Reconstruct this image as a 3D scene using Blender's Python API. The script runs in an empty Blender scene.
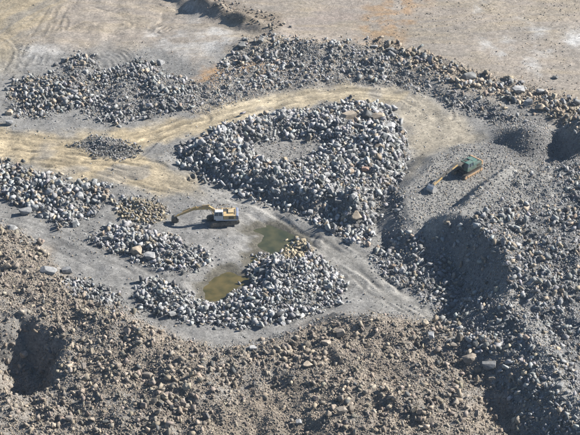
import bpy, bmesh, math, random
import numpy as np
from mathutils import Vector, Matrix

# ------------------------------------------------------------------ camera, sky, sun, exposure
scn = bpy.context.scene
COL = scn.collection
PITCH = math.radians(32.0)
DIST = 320.0
FPX = 2016.0                       # focal length in photo pixels (photo 580 x 435)
CAM = np.array([0.0, -DIST*math.cos(PITCH), DIST*math.sin(PITCH)])
cd = bpy.data.cameras.new('camera'); cam = bpy.data.objects.new('camera', cd); COL.objects.link(cam)
cam.location = CAM; cam.rotation_euler = (math.pi/2-PITCH, 0, 0)
cd.sensor_width = 36.0; cd.lens = 36.0*FPX/580.0; cd.clip_start = 1.0; cd.clip_end = 20000.0
scn.camera = cam
SUN_AZ = math.radians(72.0)        # clockwise from +Y
SUN_EL = math.radians(33.0)
w = bpy.data.worlds.new('World'); scn.world = w; w.use_nodes = True
nt = w.node_tree; bg = nt.nodes['Background']
sky = nt.nodes.new('ShaderNodeTexSky'); sky.sky_type = 'NISHITA'; sky.sun_disc = False
sky.sun_elevation = SUN_EL; sky.sun_rotation = SUN_AZ; sky.dust_density = 0.2; sky.ozone_density = 3.5
nt.links.new(sky.outputs[0], bg.inputs[0]); bg.inputs[1].default_value = 0.05
sl = bpy.data.lights.new('sun', 'SUN'); sl.energy = 5.0; sl.angle = math.radians(0.5); sl.color = (1.0, 0.955, 0.885)
so = bpy.data.objects.new('sun', sl); COL.objects.link(so)
sd = Vector((math.sin(SUN_AZ)*math.cos(SUN_EL), math.cos(SUN_AZ)*math.cos(SUN_EL), math.sin(SUN_EL)))
so.rotation_euler = sd.to_track_quat('Z', 'Y').to_euler(); so.location = sd*200
scn.view_settings.view_transform = 'Standard'; scn.view_settings.look = 'None'
scn.view_settings.exposure = 1.40; scn.view_settings.gamma = 1.0
scn.render.engine = 'CYCLES'

rng = np.random.default_rng(7)
ALB = 0.60                         # overall lightness of the local stone and dust
random.seed(7)

# ------------------------------------------------------------------ pixel <-> ground
SP, CP = math.sin(PITCH), math.cos(PITCH)
def project(x, y, z):
    ry = y-CAM[1]; rz = z-CAM[2]
    dep = ry*CP-rz*SP
    dep = np.maximum(dep, 20.0)
    return 290.0+FPX*x/dep, 217.5-FPX*(ry*SP+rz*CP)/dep
def G(u, v, z=0.0):
    a = (u-290.0)/FPX; b = (217.5-v)/FPX
    dy = CP+b*SP; dz = -SP+b*CP
    t = (z-CAM[2])/dz
    return a*t, CAM[1]+dy*t
def gpoly(p, z=0.0): return [G(u, v, z) for u, v in p]

# ------------------------------------------------------------------ noise, signed distance
_T = np.random.default_rng(3).random((256, 256))
def vnoise(x, y, s, seed=0):
    x = x/s+seed*17.31; y = y/s+seed*9.77
    xi = np.floor(x).astype(int); yi = np.floor(y).astype(int)
    fx = x-xi; fy = y-yi
    fx = fx*fx*fx*(fx*(fx*6-15)+10); fy = fy*fy*fy*(fy*(fy*6-15)+10)
    a = _T[xi & 255, yi & 255]; b = _T[(xi+1) & 255, yi & 255]
    c = _T[xi & 255, (yi+1) & 255]; d = _T[(xi+1) & 255, (yi+1) & 255]
    return (a*(1-fx)+b*fx)*(1-fy)+(c*(1-fx)+d*fx)*fy*1.0
def fbm(x, y, s, o=4, seed=0):          # about -1..1
    r = 0; a = 1.0; t = 0
    for k in range(o):
        xr = x*math.cos(k*1.1)-y*math.sin(k*1.1); yr = x*math.sin(k*1.1)+y*math.cos(k*1.1)
        r = r+a*(vnoise(xr, yr, s, seed+k*3)*2-1); t += a; a *= 0.55; s *= 0.47
    return r/t*1.5
def sstep(a, b, x):
    t = np.clip((x-a)/(b-a), 0, 1); return t*t*(3-2*t)
def sdf(poly, X, Y):                    # >0 inside
    P = np.array(poly, float); n = len(P)
    d = np.full(X.shape, 1e18); ins = np.zeros(X.shape, bool)
    for i in range(n):
        ax, ay = P[i]; bx, by = P[(i+1) % n]
        ex, ey = bx-ax, by-ay
        t = np.clip(((X-ax)*ex+(Y-ay)*ey)/(ex*ex+ey*ey+1e-9), 0, 1)
        d = np.minimum(d, (X-ax-t*ex)**2+(Y-ay-t*ey)**2)
        if ay != by:
            c = ((ay > Y) != (by > Y)) & (X < (bx-ax)*(Y-ay)/(by-ay)+ax)
            ins ^= c
    d = np.sqrt(d)
    return np.where(ins, d, -d)
def ldist(pl, X, Y, vals=None):
    P = np.array(pl, float); best = np.full(X.shape, 1e18); bv = np.zeros(X.shape)
    for i in range(len(P)-1):
        ax, ay = P[i]; bx, by = P[i+1]; ex, ey = bx-ax, by-ay
        t = np.clip(((X-ax)*ex+(Y-ay)*ey)/(ex*ex+ey*ey+1e-9), 0, 1)
        d = (X-ax-t*ex)**2+(Y-ay-t*ey)**2
        m = d < best; best = np.where(m, d, best)
        if vals is not None: bv = np.where(m, vals[i]*(1-t)+vals[i+1]*t, bv)
    return (np.sqrt(best), bv) if vals is not None else np.sqrt(best)

# ------------------------------------------------------------------ layout outlines, in photo pixels
HEAPS = {   # name: (outline, height m, edge width m)
 'upper_left':  ([(4,98),(14,84),(36,76),(56,74),(72,56),(92,56),(102,68),(112,84),(100,98),(78,108),(44,119),(22,117)], 1.9, 5),
 'upper_mid':   ([(94,78),(112,70),(140,60),(158,66),(172,76),(196,84),(198,104),(176,112),(140,118),(112,124),(90,120),(80,110),(92,96)], 1.3, 5),
 'small_left':  ([(70,146),(88,139),(106,136),(124,141),(140,148),(138,156),(116,160),(92,156)], 1.5, 4),
 'curved':      ([(172,153),(190,142),(214,131),(242,122),(272,115),(300,111),(334,103),(362,102),(388,108),(400,122),(409,148),(404,170),(392,190),(380,210),(368,243),(348,243),(334,234),(318,226),(300,214),(270,205),(240,196),(212,182),(190,168)], 2.3, 6),
 'west':        ([(-60,140),(0,160),(22,166),(44,174),(74,181),(98,182),(113,188),(110,200),(96,212),(80,222),(62,226),(44,218),(24,212),(6,200),(0,190),(-60,180)], 1.8, 5),
 'golden':      ([(114,206),(128,198),(148,199),(166,206),(166,218),(156,224),(138,223),(120,217)], 1.3, 3.5),
 'middle':      ([(86,240),(104,230),(126,226),(148,230),(168,238),(196,248),(210,256),(208,268),(186,272),(160,270),(138,262),(112,252)], 1.3, 4),
 'lower_left':  ([(56,282),(74,277),(98,284),(118,294),(126,304),(116,308),(92,302),(70,292)], 0.9, 3),
 'pond':        ([(133,296),(140,284),(158,280),(176,287),(200,302),(222,298),(248,282),(252,262),(262,252),(278,251),(283,243),(296,240),(305,244),(318,256),(338,268),(346,284),(340,302),(318,312),(290,320),(262,327),(226,327),(196,324),(160,316),(140,308)], 1.7, 5),
}
HOLE = [(248,150),(262,142),(290,138),(318,141),(326,149),(312,159),(284,165),(258,163)]
POND1 = [(247,230),(258,226),(274,226),(287,231),(299,236),(304,242),(292,246),(282,252),(272,254),(262,250),(256,246),(263,238),(262,234),(250,232)]
POND2 = [(202,288),(212,280),(222,272),(232,270),(240,275),(250,278),(252,288),(232,290),(224,300),(206,302)]
POND3 = [(247,258),(254,254),(258,262),(252,266)]
# big tipped dumps: crest outlines (pixels at that height)
DUMP = [(449,212),(466,212),(484,226),(502,252),(516,280),(516,292),(507,301),(508,312),(532,332),(552,362),(574,396),(604,432),(660,520),(900,520),(900,150),(640,120),(590,150),(552,166),(520,172),(507,180),(488,192),(468,202)]
PAD  = [(486,144),(462,146),(436,158),(420,176),(408,192),(408,214),(418,230),(436,226),(452,214),(500,210),(560,200),(560,160),(520,150)]
BROWN = [(-300,190),(-20,216),(20,232),(44,250),(66,284),(100,304),(130,312),(172,338),(214,348),(262,344),(300,330),(336,318),(380,316),(430,322),(470,330),(520,360),(560,400),(600,460),(700,700),(-400,700)]
TERR = [(-400,-400),(-400,30),(0,44),(60,48),(150,44),(200,62),(238,46),(300,42),(350,44),(392,54),(430,68),(476,90),(520,102),(580,122),(660,140),(1000,190),(1000,-400)]
LOWR = [(-60,330),(-60,480),(10,480),(34,420),(40,392),(58,382),(58,360),(66,344),(52,334),(36,324),(20,324),(4,330),(-20,326)]

# rock cover masks (pixels)
RUB_R = [(392,188),(404,196),(402,226),(420,236),(436,232),(452,214),(470,216),(500,196),(520,170),(560,160),(640,150),(800,150),(900,640),(560,640),(520,420),(470,350),(440,322),(428,306),(402,286),(376,272),(370,256),(384,240),(398,226),(392,206)]
RUB_T = [(236,44),(256,38),(300,40),(342,42),(378,50),(398,60),(414,74),(430,88),(424,94),(404,88),(380,86),(340,84),(300,88),(270,94),(236,104),(210,114),(188,118),(192,100),(196,84),(214,78)]
RUB_2 = [(428,86),(446,88),(464,94),(500,108),(534,122),(528,130),(500,124),(476,116),(450,108),(434,98)]
RUB_K = [(366,42),(388,42),(410,52),(430,56),(462,66),(490,76),(520,82),(548,92),(580,106),(640,130),(700,200),(640,220),(590,150),(562,124),(528,110),(490,97),(450,83),(412,72),(384,58)]

# ------------------------------------------------------------------ height field
DET_X, DET_Y0, DET_Y1, DS = 78.0, -80.0, 106.0, 0.24
def axis(lo, hi, step, far):
    a = list(np.arange(lo, hi+1e-6, step)); s = step; x = a[0]; pre = []
    while x > -far: s *= 1.22; x -= s; pre.append(x)
    s = step; x = a[-1]; post = []
    while x < far: s *= 1.22; x += s; post.append(x)
    return np.array(pre[::-1]+a+post)
GX = axis(-DET_X, DET_X, DS, 5000.0); GY = axis(DET_Y0, DET_Y1, DS, 5000.0)
X, Y = np.meshgrid(GX, GY)

# coarse copy (1 m) for distance fields, then interpolated
cx = np.arange(-140, 141, 0.8); cy = np.arange(-130, 170, 0.8)
CX, CY = np.meshgrid(cx, cy)
def coarse_height(X, Y):
    wx = X+fbm(X, Y, 6, 3, 11)*0.9; wy = Y+fbm(X, Y, 6, 3, 12)*0.9
    z = fbm(X, Y, 40, 2, 1)*0.5
    # upper terrace
    d = sdf(gpoly(TERR, 2.4), wx, wy)
    u, v = project(X, Y, 0)
    th = 1.1*sstep(120, 250, u)+0.5
    z = z+th*np.clip((d+15)/15.5, 0, 1)**1.2
    # berm along the terrace lip and its far bank
    dl, hv = ldist(gpoly([(236,42),(300,40),(352,46),(396,56),(440,72),(490,86),(530,96),(580,118),(640,150)], 3), wx, wy, [1.0,1.1,.5,.3,.4,.5,.6,.5,.4])
    z = z+hv*np.exp(-(dl/2.6)**2)
    dl, hv = ldist(gpoly([(150,-40),(196,-8),(222,4),(252,14),(278,22)], 4), wx, wy, [2.2,2.3,2.3,2.1,1.2])
    z = z+hv*np.exp(-(dl/2.0)**2)*(1+.5*fbm(X, Y, 4, 2, 18))
    # second bench line right of the loop road
    dl, hv = ldist(gpoly([(420,88),(460,98),(496,112),(524,122)], 1), wx, wy, [.2,.5,.6,.4])
    z = z+hv*np.exp(-(dl/2.2)**2)
    for p in (POND1, POND2):
        z = z*(1-.95*sstep(-11, -1, sdf(gpoly(p, 0), X, Y)))
    # heaps
    for nm, (poly, H, ew) in HEAPS.items():
        d = sdf(gpoly(poly, 0.3), wx, wy)
        h = H*sstep(-0.6, ew, d)
        if nm == 'curved':
            dh = sdf(gpoly(HOLE, 0.4), wx, wy)
            h = h*(1-0.9*sstep(-3, 1, dh))
            dl, hv = ldist(gpoly([(200,152),(240,178),(300,194),(330,206),(352,212),(374,196),(390,160),(384,128)], 1.5), X, Y, [.5,.9,1.1,1.5,2.2,2.0,1.4,.9])
            h = h+hv*np.exp(-(dl/2.8)**2)
        z = z+h
    # hollow with a shaded wall in the curved heap and the pit beside the boulder slabs
    for (pu, pv, r, dp) in ((334,212,2.6,2.2),(371,124,1.6,1.1),(563,147,3.6,2.6),(516,163,1.6,1.0)):
        gx, gy = G(pu, pv, 1.5); rr = np.hypot(X-gx, Y-gy)
        z = z-dp*np.exp(-(rr/r)**3)
    # excavator pad
    rep = math.tan(math.radians(40))
    d = sdf(gpoly(PAD, 3.2), wx, wy)
    z = np.maximum(z, 3.2+0.25*fbm(X, Y, 8, 2, 5)-np.maximum(0, -d)*rep*.62)
    # right-hand dump
    d = sdf(gpoly(DUMP, 6.6), wx, wy)
    top = 6.6-0.030*np.maximum(0, d-6)+1.5*fbm(X, Y, 14, 4, 6)*sstep(0, 8, d)
    uu_, vv_ = project(X, Y, 3.0)
    ang = 44-20*sstep(292, 316, vv_)
    top = top-2.4*sstep(296, 330, vv_)
    z = np.maximum(z, top-np.maximum(0, -d)*np.tan(np.radians(ang))+1.3*fbm(X, Y, 7, 3, 16)*sstep(300, 340, vv_)*sstep(-12, -2, d))
    dl, hv = ldist(gpoly([(466,205),(478,198),(494,189),(510,180)], 5.0), X+fbm(X, Y, 3, 2, 17)*.4, Y, [5.6,6.6,7.4,7.8])
    z = np.maximum(z, hv+.3-dl*1.1)
    dl, hv = ldist(gpoly([(500,296),(522,312),(536,336),(552,366),(572,398),(600,430)], 4), X, Y, [4.4,4.6,4.8,5.0,5.0,5.0])
    z = np.maximum(z, hv-np.maximum(0, dl-1.0)*.62)
    # gravel cone in the upper right
    gx, gy = G(530, 150, 1); rr = np.hypot(X-gx, (Y-gy)*0.8)
    z = np.maximum(z, .8+4.4*np.exp(-(rr/5.0)**2.0)+.2*fbm(X, Y, 3, 2, 19))
    gx, gy = G(597, 149, 2); rr = np.hypot((X-gx)*1.0, (Y-gy)*0.7)
    z = np.maximum(z, 6.5-np.maximum(0, rr-3.6)*1.25)
    # brown foreground dump
    d = sdf(gpoly(BROWN, 0.4), wx, wy)
    z = z+1.3*sstep(-1.5, 5.0, d)+sstep(0, 10, d)*(1.5*fbm(X, Y, 13, 4, 8))
    for pl, hs, r in (([(300,330),(336,322),(366,328),(396,322)], [.5,1.5,1.4,.6], 1.8), ([(180,352),(240,352),(290,340)], [.4,.7,.5], 2.0),
                      ([(60,300),(110,330),(160,360),(230,410)], [.4,.8,.9,.5], 3.5), ([(480,350),(440,340),(410,350)], [.6,1.0,.4], 3.0)):
        dl, hv = ldist(gpoly(pl, 1.5), X, Y, hs); z = z+hv*np.exp(-(dl/r)**2)
    # hollow at the lower left with a steep wall on its right
    d = sdf(gpoly(LOWR, 1.5), X+fbm(X, Y, 3, 2, 31)*0.7, Y+fbm(X, Y, 3, 2, 32)*0.7)
    u, v = project(X, Y, 0)
    z = z-np.clip(d*1.8, 0, 5.6)*sstep(-45, 14, u)*sstep(412, 372, v)
    # gully in the lower right between the two dumps
    dl, hv = ldist(gpoly([(452,330),(480,372),(500,420),(520,480)], 1), X, Y, [.4,1.3,1.5,1.2]); z = z-hv*np.exp(-(dl/4.5)**2)
    # ponds
    for p, dp in ((POND1, .45), (POND2, .45), (POND3, .35)):
        d = sdf(gpoly(p, 0), X, Y); d = d+fbm(X, Y, 1.8, 3, 180)*.4; z = np.where(d > -3.5, z*(1-sstep(-3.5, -.3, d))+(-dp*sstep(-0.5, 1.2, d))*sstep(-3.5, -.3, d), z)
    return z
CZ = coarse_height(CX, CY)
def interp(A, ax0, ay0, st, x, y):
    fx = np.clip((x-ax0)/st, 0, A.shape[1]-1.001); fy = np.clip((y-ay0)/st, 0, A.shape[0]-1.001)
    i = fx.astype(int); j = fy.astype(int); fx = fx-i; fy = fy-j
    return (A[j, i]*(1-fx)+A[j, i+1]*fx)*(1-fy)+(A[j+1, i]*(1-fx)+A[j+1, i+1]*fx)*fy

# raster masks on a photo-pixel canvas (wider than the frame)
U0, V0 = -260, -220
uu = np.arange(U0, 900, 2.0); vv = np.arange(V0, 720, 2.0)
UU, VV = np.meshgrid(uu, vv)
def pm(poly, fe=4.0): return sstep(-fe, fe, sdf(poly, UU, VV))
def pl(line, wd, fe=None):
    fe = fe or wd*0.5
    return 1-sstep(wd-fe, wd+fe, ldist(line, UU, VV))
M = {}
for nm, (poly, H, ew) in HEAPS.items(): M[nm] = pm(poly, 3.5)
M['hole'] = pm(HOLE, 5)
M['curved'] = M['curved']*(1-M['hole'])
M['bank'] = pl([(150,-50),(196,-8),(222,6),(250,16),(274,24)], 8, 4); M['rubR'] = pm(RUB_R, 5); M['rubT'] = pm(RUB_T, 5); M['rub2'] = pm(RUB_2, 5); M['rubK'] = pm(RUB_K, 6); M['brown'] = pm(BROWN, 7)
M['pad'] = pm(PAD, 5); M['dump'] = pm([(484,226),(502,252),(516,280),(516,292),(507,301),(508,312),(532,332),(552,362),(574,396),(604,432),(700,600),(900,600),(900,150),(640,120),(552,166),(507,180)], 6)
M['road'] = np.maximum.reduce([
    pm([(-300,90),(-20,128),(40,134),(88,136),(128,130),(176,118),(188,124),(150,134),(142,150),(150,160),(190,178),(206,190),(160,196),(120,182),(80,176),(40,168),(0,158),(-300,140)], 7),
    pl([(120,140),(180,128),(240,110),(290,98),(350,93),(396,98)], 10, 5),
    0.55*pm([(380,92),(420,96),(456,112),(482,134),(470,146),(440,152),(420,172),(410,178),(412,150),(408,130),(400,110)], 9)])
M['gap'] = pl([(120,140),(180,128),(240,110),(290,98),(350,93),(396,98)], 13, 4)
M['terr'] = pm([(u_, v_) for u_, v_ in TERR], 10)
M['lowroad'] = pl([(160,180),(215,198),(270,222),(320,245),(360,272),(400,300),(430,312)], 14, 7)
M['orange'] = np.maximum.reduce([pm([(188,84),(214,66),(250,60),(266,66),(240,74),(212,84)], 6), 0.8*pm([(350,30),(372,4),(400,-10),(430,-10),(410,30),(392,46),(366,46)], 9), 0.6*pm([(248,64),(270,50),(290,60),(270,76),(250,80)], 8)])
M['white'] = np.maximum.reduce([pm([(196,36),(222,26),(240,38),(222,52),(200,52)], 14), 0.9*pm([(480,36),(510,44),(540,66),(556,78),(520,68),(490,54)], 7), pm([(520,22),(548,28),(552,56),(536,46)], 9), pm([(566,28),(600,30),(600,60),(572,50)], 10), 0.8*pm([(478,0),(490,2),(486,16),(480,14)], 5), .7*pm([(140,30),(170,26),(200,40),(190,58),(160,50)], 12), .5*pm([(20,46),(60,40),(60,58),(24,62)], 9), 0.5*pm([(176,0),(196,4),(210,30),(190,26)], 8)])
M['pink'] = pm([(270,24),(330,6),(370,0),(348,34),(330,40),(290,36)], 14)
M['tanTL'] = pm([(-200,-60),(50,-40),(60,0),(40,30),(10,64),(-200,80)], 18)
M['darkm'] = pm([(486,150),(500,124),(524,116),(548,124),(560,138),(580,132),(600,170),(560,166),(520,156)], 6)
M['ridge'] = pl([(500,292),(522,308),(536,334),(552,366),(572,398),(600,430)], 7, 4)
M['yard'] = pm([(200,190),(270,222),(262,250),(250,280),(214,270),(210,250),(170,236),(176,222)], 8)
M['lowL'] = pm([(-60,290),(10,300),(30,350),(44,400),(30,440),(-60,480)], 12)
M['gold'] = np.maximum(M['golden'], pm([(278,252),(284,241),(296,238),(306,243),(308,252),(302,259),(284,259)], 2))
M['btone'] = pm([(200,420),(230,400),(300,370),(330,400),(320,440),(210,460)], 16)
def mk(nm, u, v):
    return interp(M[nm], U0, V0, 2.0, u, v)

def height(x, y):
    inside = (np.abs(x) < 139) & (y > -129) & (y < 168)
    z = interp(CZ, cx[0], cy[0], 0.8, x, y)
    u, v = project(x, y, z)
    u = u+fbm(x, y, 2.5, 2, 41)*3; v = v+fbm(x, y, 2.5, 2, 42)*2
    rough = np.maximum.reduce([mk(n, u, v) for n in list(HEAPS)+['rubR', 'rubT', 'rub2', 'rubK', 'brown']])
    rough = rough*(1-mk('road', u, v)*.8)
    # medium and fine lumps
    z = z+rough*(0.36*fbm(x, y, 3.0, 3, 51)+0.14*fbm(x, y, 0.9, 2, 52))+0.022*fbm(x, y, .9, 2, 53)
    # wheel ruts
    wx = x+fbm(x, y, 9, 2, 61)*.5; wy = y+fbm(x, y, 9, 2, 62)*.5
    for line, z0, off, dep in RUTS:
        d = ldist(line, wx, wy); brk = sstep(-.35, .25, fbm(x, y, 5, 2, 71))
        for o in off: z = z-dep*brk*np.exp(-((d-o)/0.26)**2)+dep*.45*brk*np.exp(-((d-o-.5)/0.25)**2)
    fade = sstep(3000, 150, np.hypot(x, y))
    return z*fade+np.where(inside, 0, 0)
def _r(pts, off, dep, z0=0): return (gpoly(pts, z0), z0, off, dep)
def arc(cu, cv, ru, rv, a0, a1, n=14):
    return [(cu+ru*math.cos(math.radians(a0+(a1-a0)*i/n)), cv+rv*math.sin(math.radians(a0+(a1-a0)*i/n))) for i in range(n+1)]
RUTS = [
 _r([(-20,140),(40,150),(100,152),(160,135),(240,112),(300,98),(360,92),(410,100),(440,118)], (0.2, 2.3), .11),
 _r([(-20,150),(40,158),(100,160),(150,172),(200,190),(260,212),(320,242),(370,276),(420,312)], (0.1, 2.2), .13),
 _r([(40,165),(100,172),(150,186),(210,200)], (0.3, 1.6), .12),
 _r([(90,166),(130,158),(150,140),(200,122)], (0.4, 1.9), .11),
 _r(arc(148,20,26,14,-80,60), (0.0, .9), .22, .8), _r(arc(143,20,21,9,-60,70), (0.3,), .20, .8), _r(arc(152,19,30,17,-60,40), (0.3,), .12, .8),
 _r(arc(-4,52,16,15,-80,80), (0.0,), .08, 1), _r(arc(-6,54,24,24,-60,60), (0.0, 1.7), .07, 1), _r(arc(0,20,60,34,0,70), (0.0, 1.4), .08, 1),
 _r([(30,60),(44,30),(60,0),(70,-20)], (0.2, 1.9), .08, 1), _r([(46,60),(70,34),(90,26),(120,24)], (0.2, 1.9), .07, 1),
 _r([(84,6),(92,2),(110,8),(120,2),(140,4)], (0.0, .9), .10, 1), _r([(36,34),(44,40),(56,34),(60,28)], (0., .8), .10, 1),
 _r(arc(110,70,20,22,-90,0), (0.0, .8), .09, 1), _r(arc(100,70,24,18,-70,10), (0., .8, 1.8), .09, 1),
 _r(arc(186,182,9,7,-110,0), (0.0, .9), .45), _r([(196,300),(240,338),(280,334),(330,300),(350,290)], (0.2, 1.8), .06),
 _r([(90,236),(120,262),(160,280),(200,274)], (0.2, 2.0), .06), _r([(0,226),(60,244),(110,270),(150,282)], (0.2, 2.0), .06),
 _r([(330,246),(380,290),(430,318)], (1.0, 2.8), .11), _r([(240,20),(200,10),(150,-10)], (.3, 2.0), .06, 3),
]
Z = height(X, Y)
DZX = (GX >= -DET_X-.01) & (GX <= DET_X+.01)
ix0 = int(np.argmax(GX >= -DET_X-1e-3)); iy0 = int(np.argmax(GY >= DET_Y0-1e-3))
nx_ = int(round(2*DET_X/DS))+1; ny_ = int(round((DET_Y1-DET_Y0)/DS))+1
ZD = Z[iy0:iy0+ny_, ix0:ix0+nx_]
def HZ(x, y): return interp(ZD, GX[ix0], GY[iy0], DS, np.asarray(x, float), np.asarray(y, float))
def hit(u, v):                          # where the sight line through a photo pixel meets the ground
    a = (u-290.0)/FPX; b = (217.5-v)/FPX
    d = np.array([a, CP+b*SP, -SP+b*CP])
    t = 220.0
    while t < 460:
        p = CAM+d*t
        if abs(p[0]) < DET_X and DET_Y0 < p[1] < DET_Y1 and p[2] <= HZ(p[0], p[1]): break
        t += 0.1
    return p[0], p[1], float(HZ(p[0], p[1]))

# ------------------------------------------------------------------ object helpers
def tag(o, label=None, cat=None, group=None, kind=None):
    if label: o['label'] = label
    if cat: o['category'] = cat
    if group: o['group'] = group
    if kind: o['kind'] = kind
    return o
def mesh_obj(name, V, F, mat, parent=None, colors=None, smooth=False):
    me = bpy.data.meshes.new(name)
    V = np.asarray(V, np.float32); F = np.asarray(F, np.int32)
    me.vertices.add(len(V)); me.vertices.foreach_set('co', V.ravel())
    k = F.shape[1]
    me.loops.add(F.size); me.loops.foreach_set('vertex_index', F.ravel())
    me.polygons.add(len(F)); me.polygons.foreach_set('loop_start', np.arange(0, F.size, k, dtype=np.int32))
    me.update(calc_edges=True)
    if smooth: me.polygons.foreach_set('use_smooth', np.ones(len(F), bool))
    if colors is not None:
        ca = me.color_attributes.new('col', 'FLOAT_COLOR', 'POINT')
        c = np.ones((len(V), 4), np.float32); c[:, :3] = colors*(ALB if mat is MR else 1)
        ca.data.foreach_set('color', c.ravel())
    me.materials.append(mat)
    o = bpy.data.objects.new(name, me); COL.objects.link(o)
    if parent: o.parent = parent
    return o

# ------------------------------------------------------------------ materials
def node_mat(name):
    m = bpy.data.materials.new(name); m.use_nodes = True
    return m, m.node_tree, m.node_tree.nodes['Principled BSDF']
def stone_mat(name, use_attr, bump=0.5, bscale=5.0, nscale=2.5, amp=0.35, dist=0.06, pebbles=False):
    m, t, p = node_mat(name)
    p.inputs['Roughness'].default_value = 0.95; p.inputs['Specular IOR Level'].default_value = 0.2
    tc = t.nodes.new('ShaderNodeTexCoord'); geo = t.nodes.new('ShaderNodeNewGeometry')
    src = geo.outputs['Position'] if use_attr else tc.outputs['Object']
    if use_attr:
        a = t.nodes.new('ShaderNodeAttribute'); a.attribute_name = 'col'; colr = a.outputs['Color']
    else:
        a = t.nodes.new('ShaderNodeObjectInfo'); colr = a.outputs['Color']
    n = t.nodes.new('ShaderNodeTexNoise'); n.inputs['Scale'].default_value = nscale; n.inputs['Detail'].default_value = 6; n.inputs['Roughness'].default_value = .65
    t.links.new(src, n.inputs['Vector'])
    mr = t.nodes.new('ShaderNodeMapRange'); mr.inputs['From Min'].default_value = .3; mr.inputs['From Max'].default_value = .7
    mr.inputs['To Min'].default_value = 1-amp; mr.inputs['To Max'].default_value = 1+amp
    t.links.new(n.outputs['Fac'], mr.inputs['Value'])
    mx = t.nodes.new('ShaderNodeVectorMath'); mx.operation = 'SCALE'
    t.links.new(colr, mx.inputs[0]); t.links.new(mr.outputs[0], mx.inputs['Scale'])
    out = mx.outputs[0]
    b = t.nodes.new('ShaderNodeTexNoise'); b.inputs['Scale'].default_value = bscale; b.inputs['Detail'].default_value = 8; b.inputs['Roughness'].default_value = .7
    t.links.new(src, b.inputs['Vector']); hsrc = b.outputs['Fac']
    if pebbles:
        vo = t.nodes.new('ShaderNodeTexVoronoi'); vo.inputs['Scale'].default_value = 4.5; t.links.new(src, vo.inputs['Vector'])
        ad = t.nodes.new('ShaderNodeMath'); ad.operation = 'MULTIPLY_ADD'; ad.inputs[1].default_value = -0.35
        t.links.new(vo.outputs['Distance'], ad.inputs[0]); t.links.new(b.outputs['Fac'], ad.inputs[2]); hsrc = ad.outputs[0]
        vo2 = t.nodes.new('ShaderNodeTexNoise'); vo2.inputs['Scale'].default_value = 2.2; vo2.inputs['Detail'].default_value = 3; vo2.inputs['Roughness'].default_value = .9; t.links.new(src, vo2.inputs['Vector']); m3 = t.nodes.new('ShaderNodeMapRange'); m3.inputs['From Min'].default_value = .35; m3.inputs['From Max'].default_value = .65; m3.inputs['To Min'].default_value = .84; m3.inputs['To Max'].default_value = 1.16; t.links.new(vo2.outputs['Fac'], m3.inputs['Value']); s3 = t.nodes.new('ShaderNodeVectorMath'); s3.operation = 'SCALE'; t.links.new(out, s3.inputs[0]); t.links.new(m3.outputs[0], s3.inputs['Scale']); out = s3.outputs[0]
        sp = t.nodes.new('ShaderNodeVectorMath'); sp.operation = 'SCALE'
        sr = t.nodes.new('ShaderNodeSeparateColor'); t.links.new(vo.outputs['Color'], sr.inputs[0])
        m2 = t.nodes.new('ShaderNodeMapRange'); m2.inputs['To Min'].default_value = .76; m2.inputs['To Max'].default_value = 1.24
        t.links.new(sr.outputs[0], m2.inputs['Value']); t.links.new(out, sp.inputs[0]); t.links.new(m2.outputs[0], sp.inputs['Scale']); out = sp.outputs[0]
    bp = t.nodes.new('ShaderNodeBump'); bp.inputs['Strength'].default_value = bump; bp.inputs['Distance'].default_value = dist
    t.links.new(hsrc, bp.inputs['Height']); t.links.new(bp.outputs[0], p.inputs['Normal'])
    t.links.new(out, p.inputs['Base Color'])
    return m
def paint(name, c, rough=.5, metal=0.0, wear=.25, scale=1.5):
    m, t, p = node_mat(name)
    p.inputs['Roughness'].default_value = rough; p.inputs['Metallic'].default_value = metal
    n = t.nodes.new('ShaderNodeTexNoise'); n.inputs['Scale'].default_value = scale; n.inputs['Detail'].default_value = 8; n.inputs['Roughness'].default_value = .7
    tc = t.nodes.new('ShaderNodeTexCoord'); t.links.new(tc.outputs['Object'], n.inputs['Vector'])
    mr = t.nodes.new('ShaderNodeMapRange'); mr.inputs['From Min'].default_value = .36; mr.inputs['From Max'].default_value = .64
    mr.inputs['To Max'].default_value = wear; t.links.new(n.outputs['Fac'], mr.inputs['Value'])
    mx = t.nodes.new('ShaderNodeMix'); mx.data_type = 'RGBA'; mx.inputs[6].default_value = (*c, 1); mx.inputs[7].default_value = (.24, .21, .17, 1)
    t.links.new(mr.outputs[0], mx.inputs[0]); t.links.new(mx.outputs[2], p.inputs['Base Color'])
    return m
MG = stone_mat('ground_dust', True, .7, 3.0, .9, .22, .10, pebbles=True)
MR = stone_mat('rock_rubble', True, .6, 4.0, 2.0, .30, .08)
MB_ = stone_mat('boulder_stone', False, .6, 3.0, 2.2, .40, .10)

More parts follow.
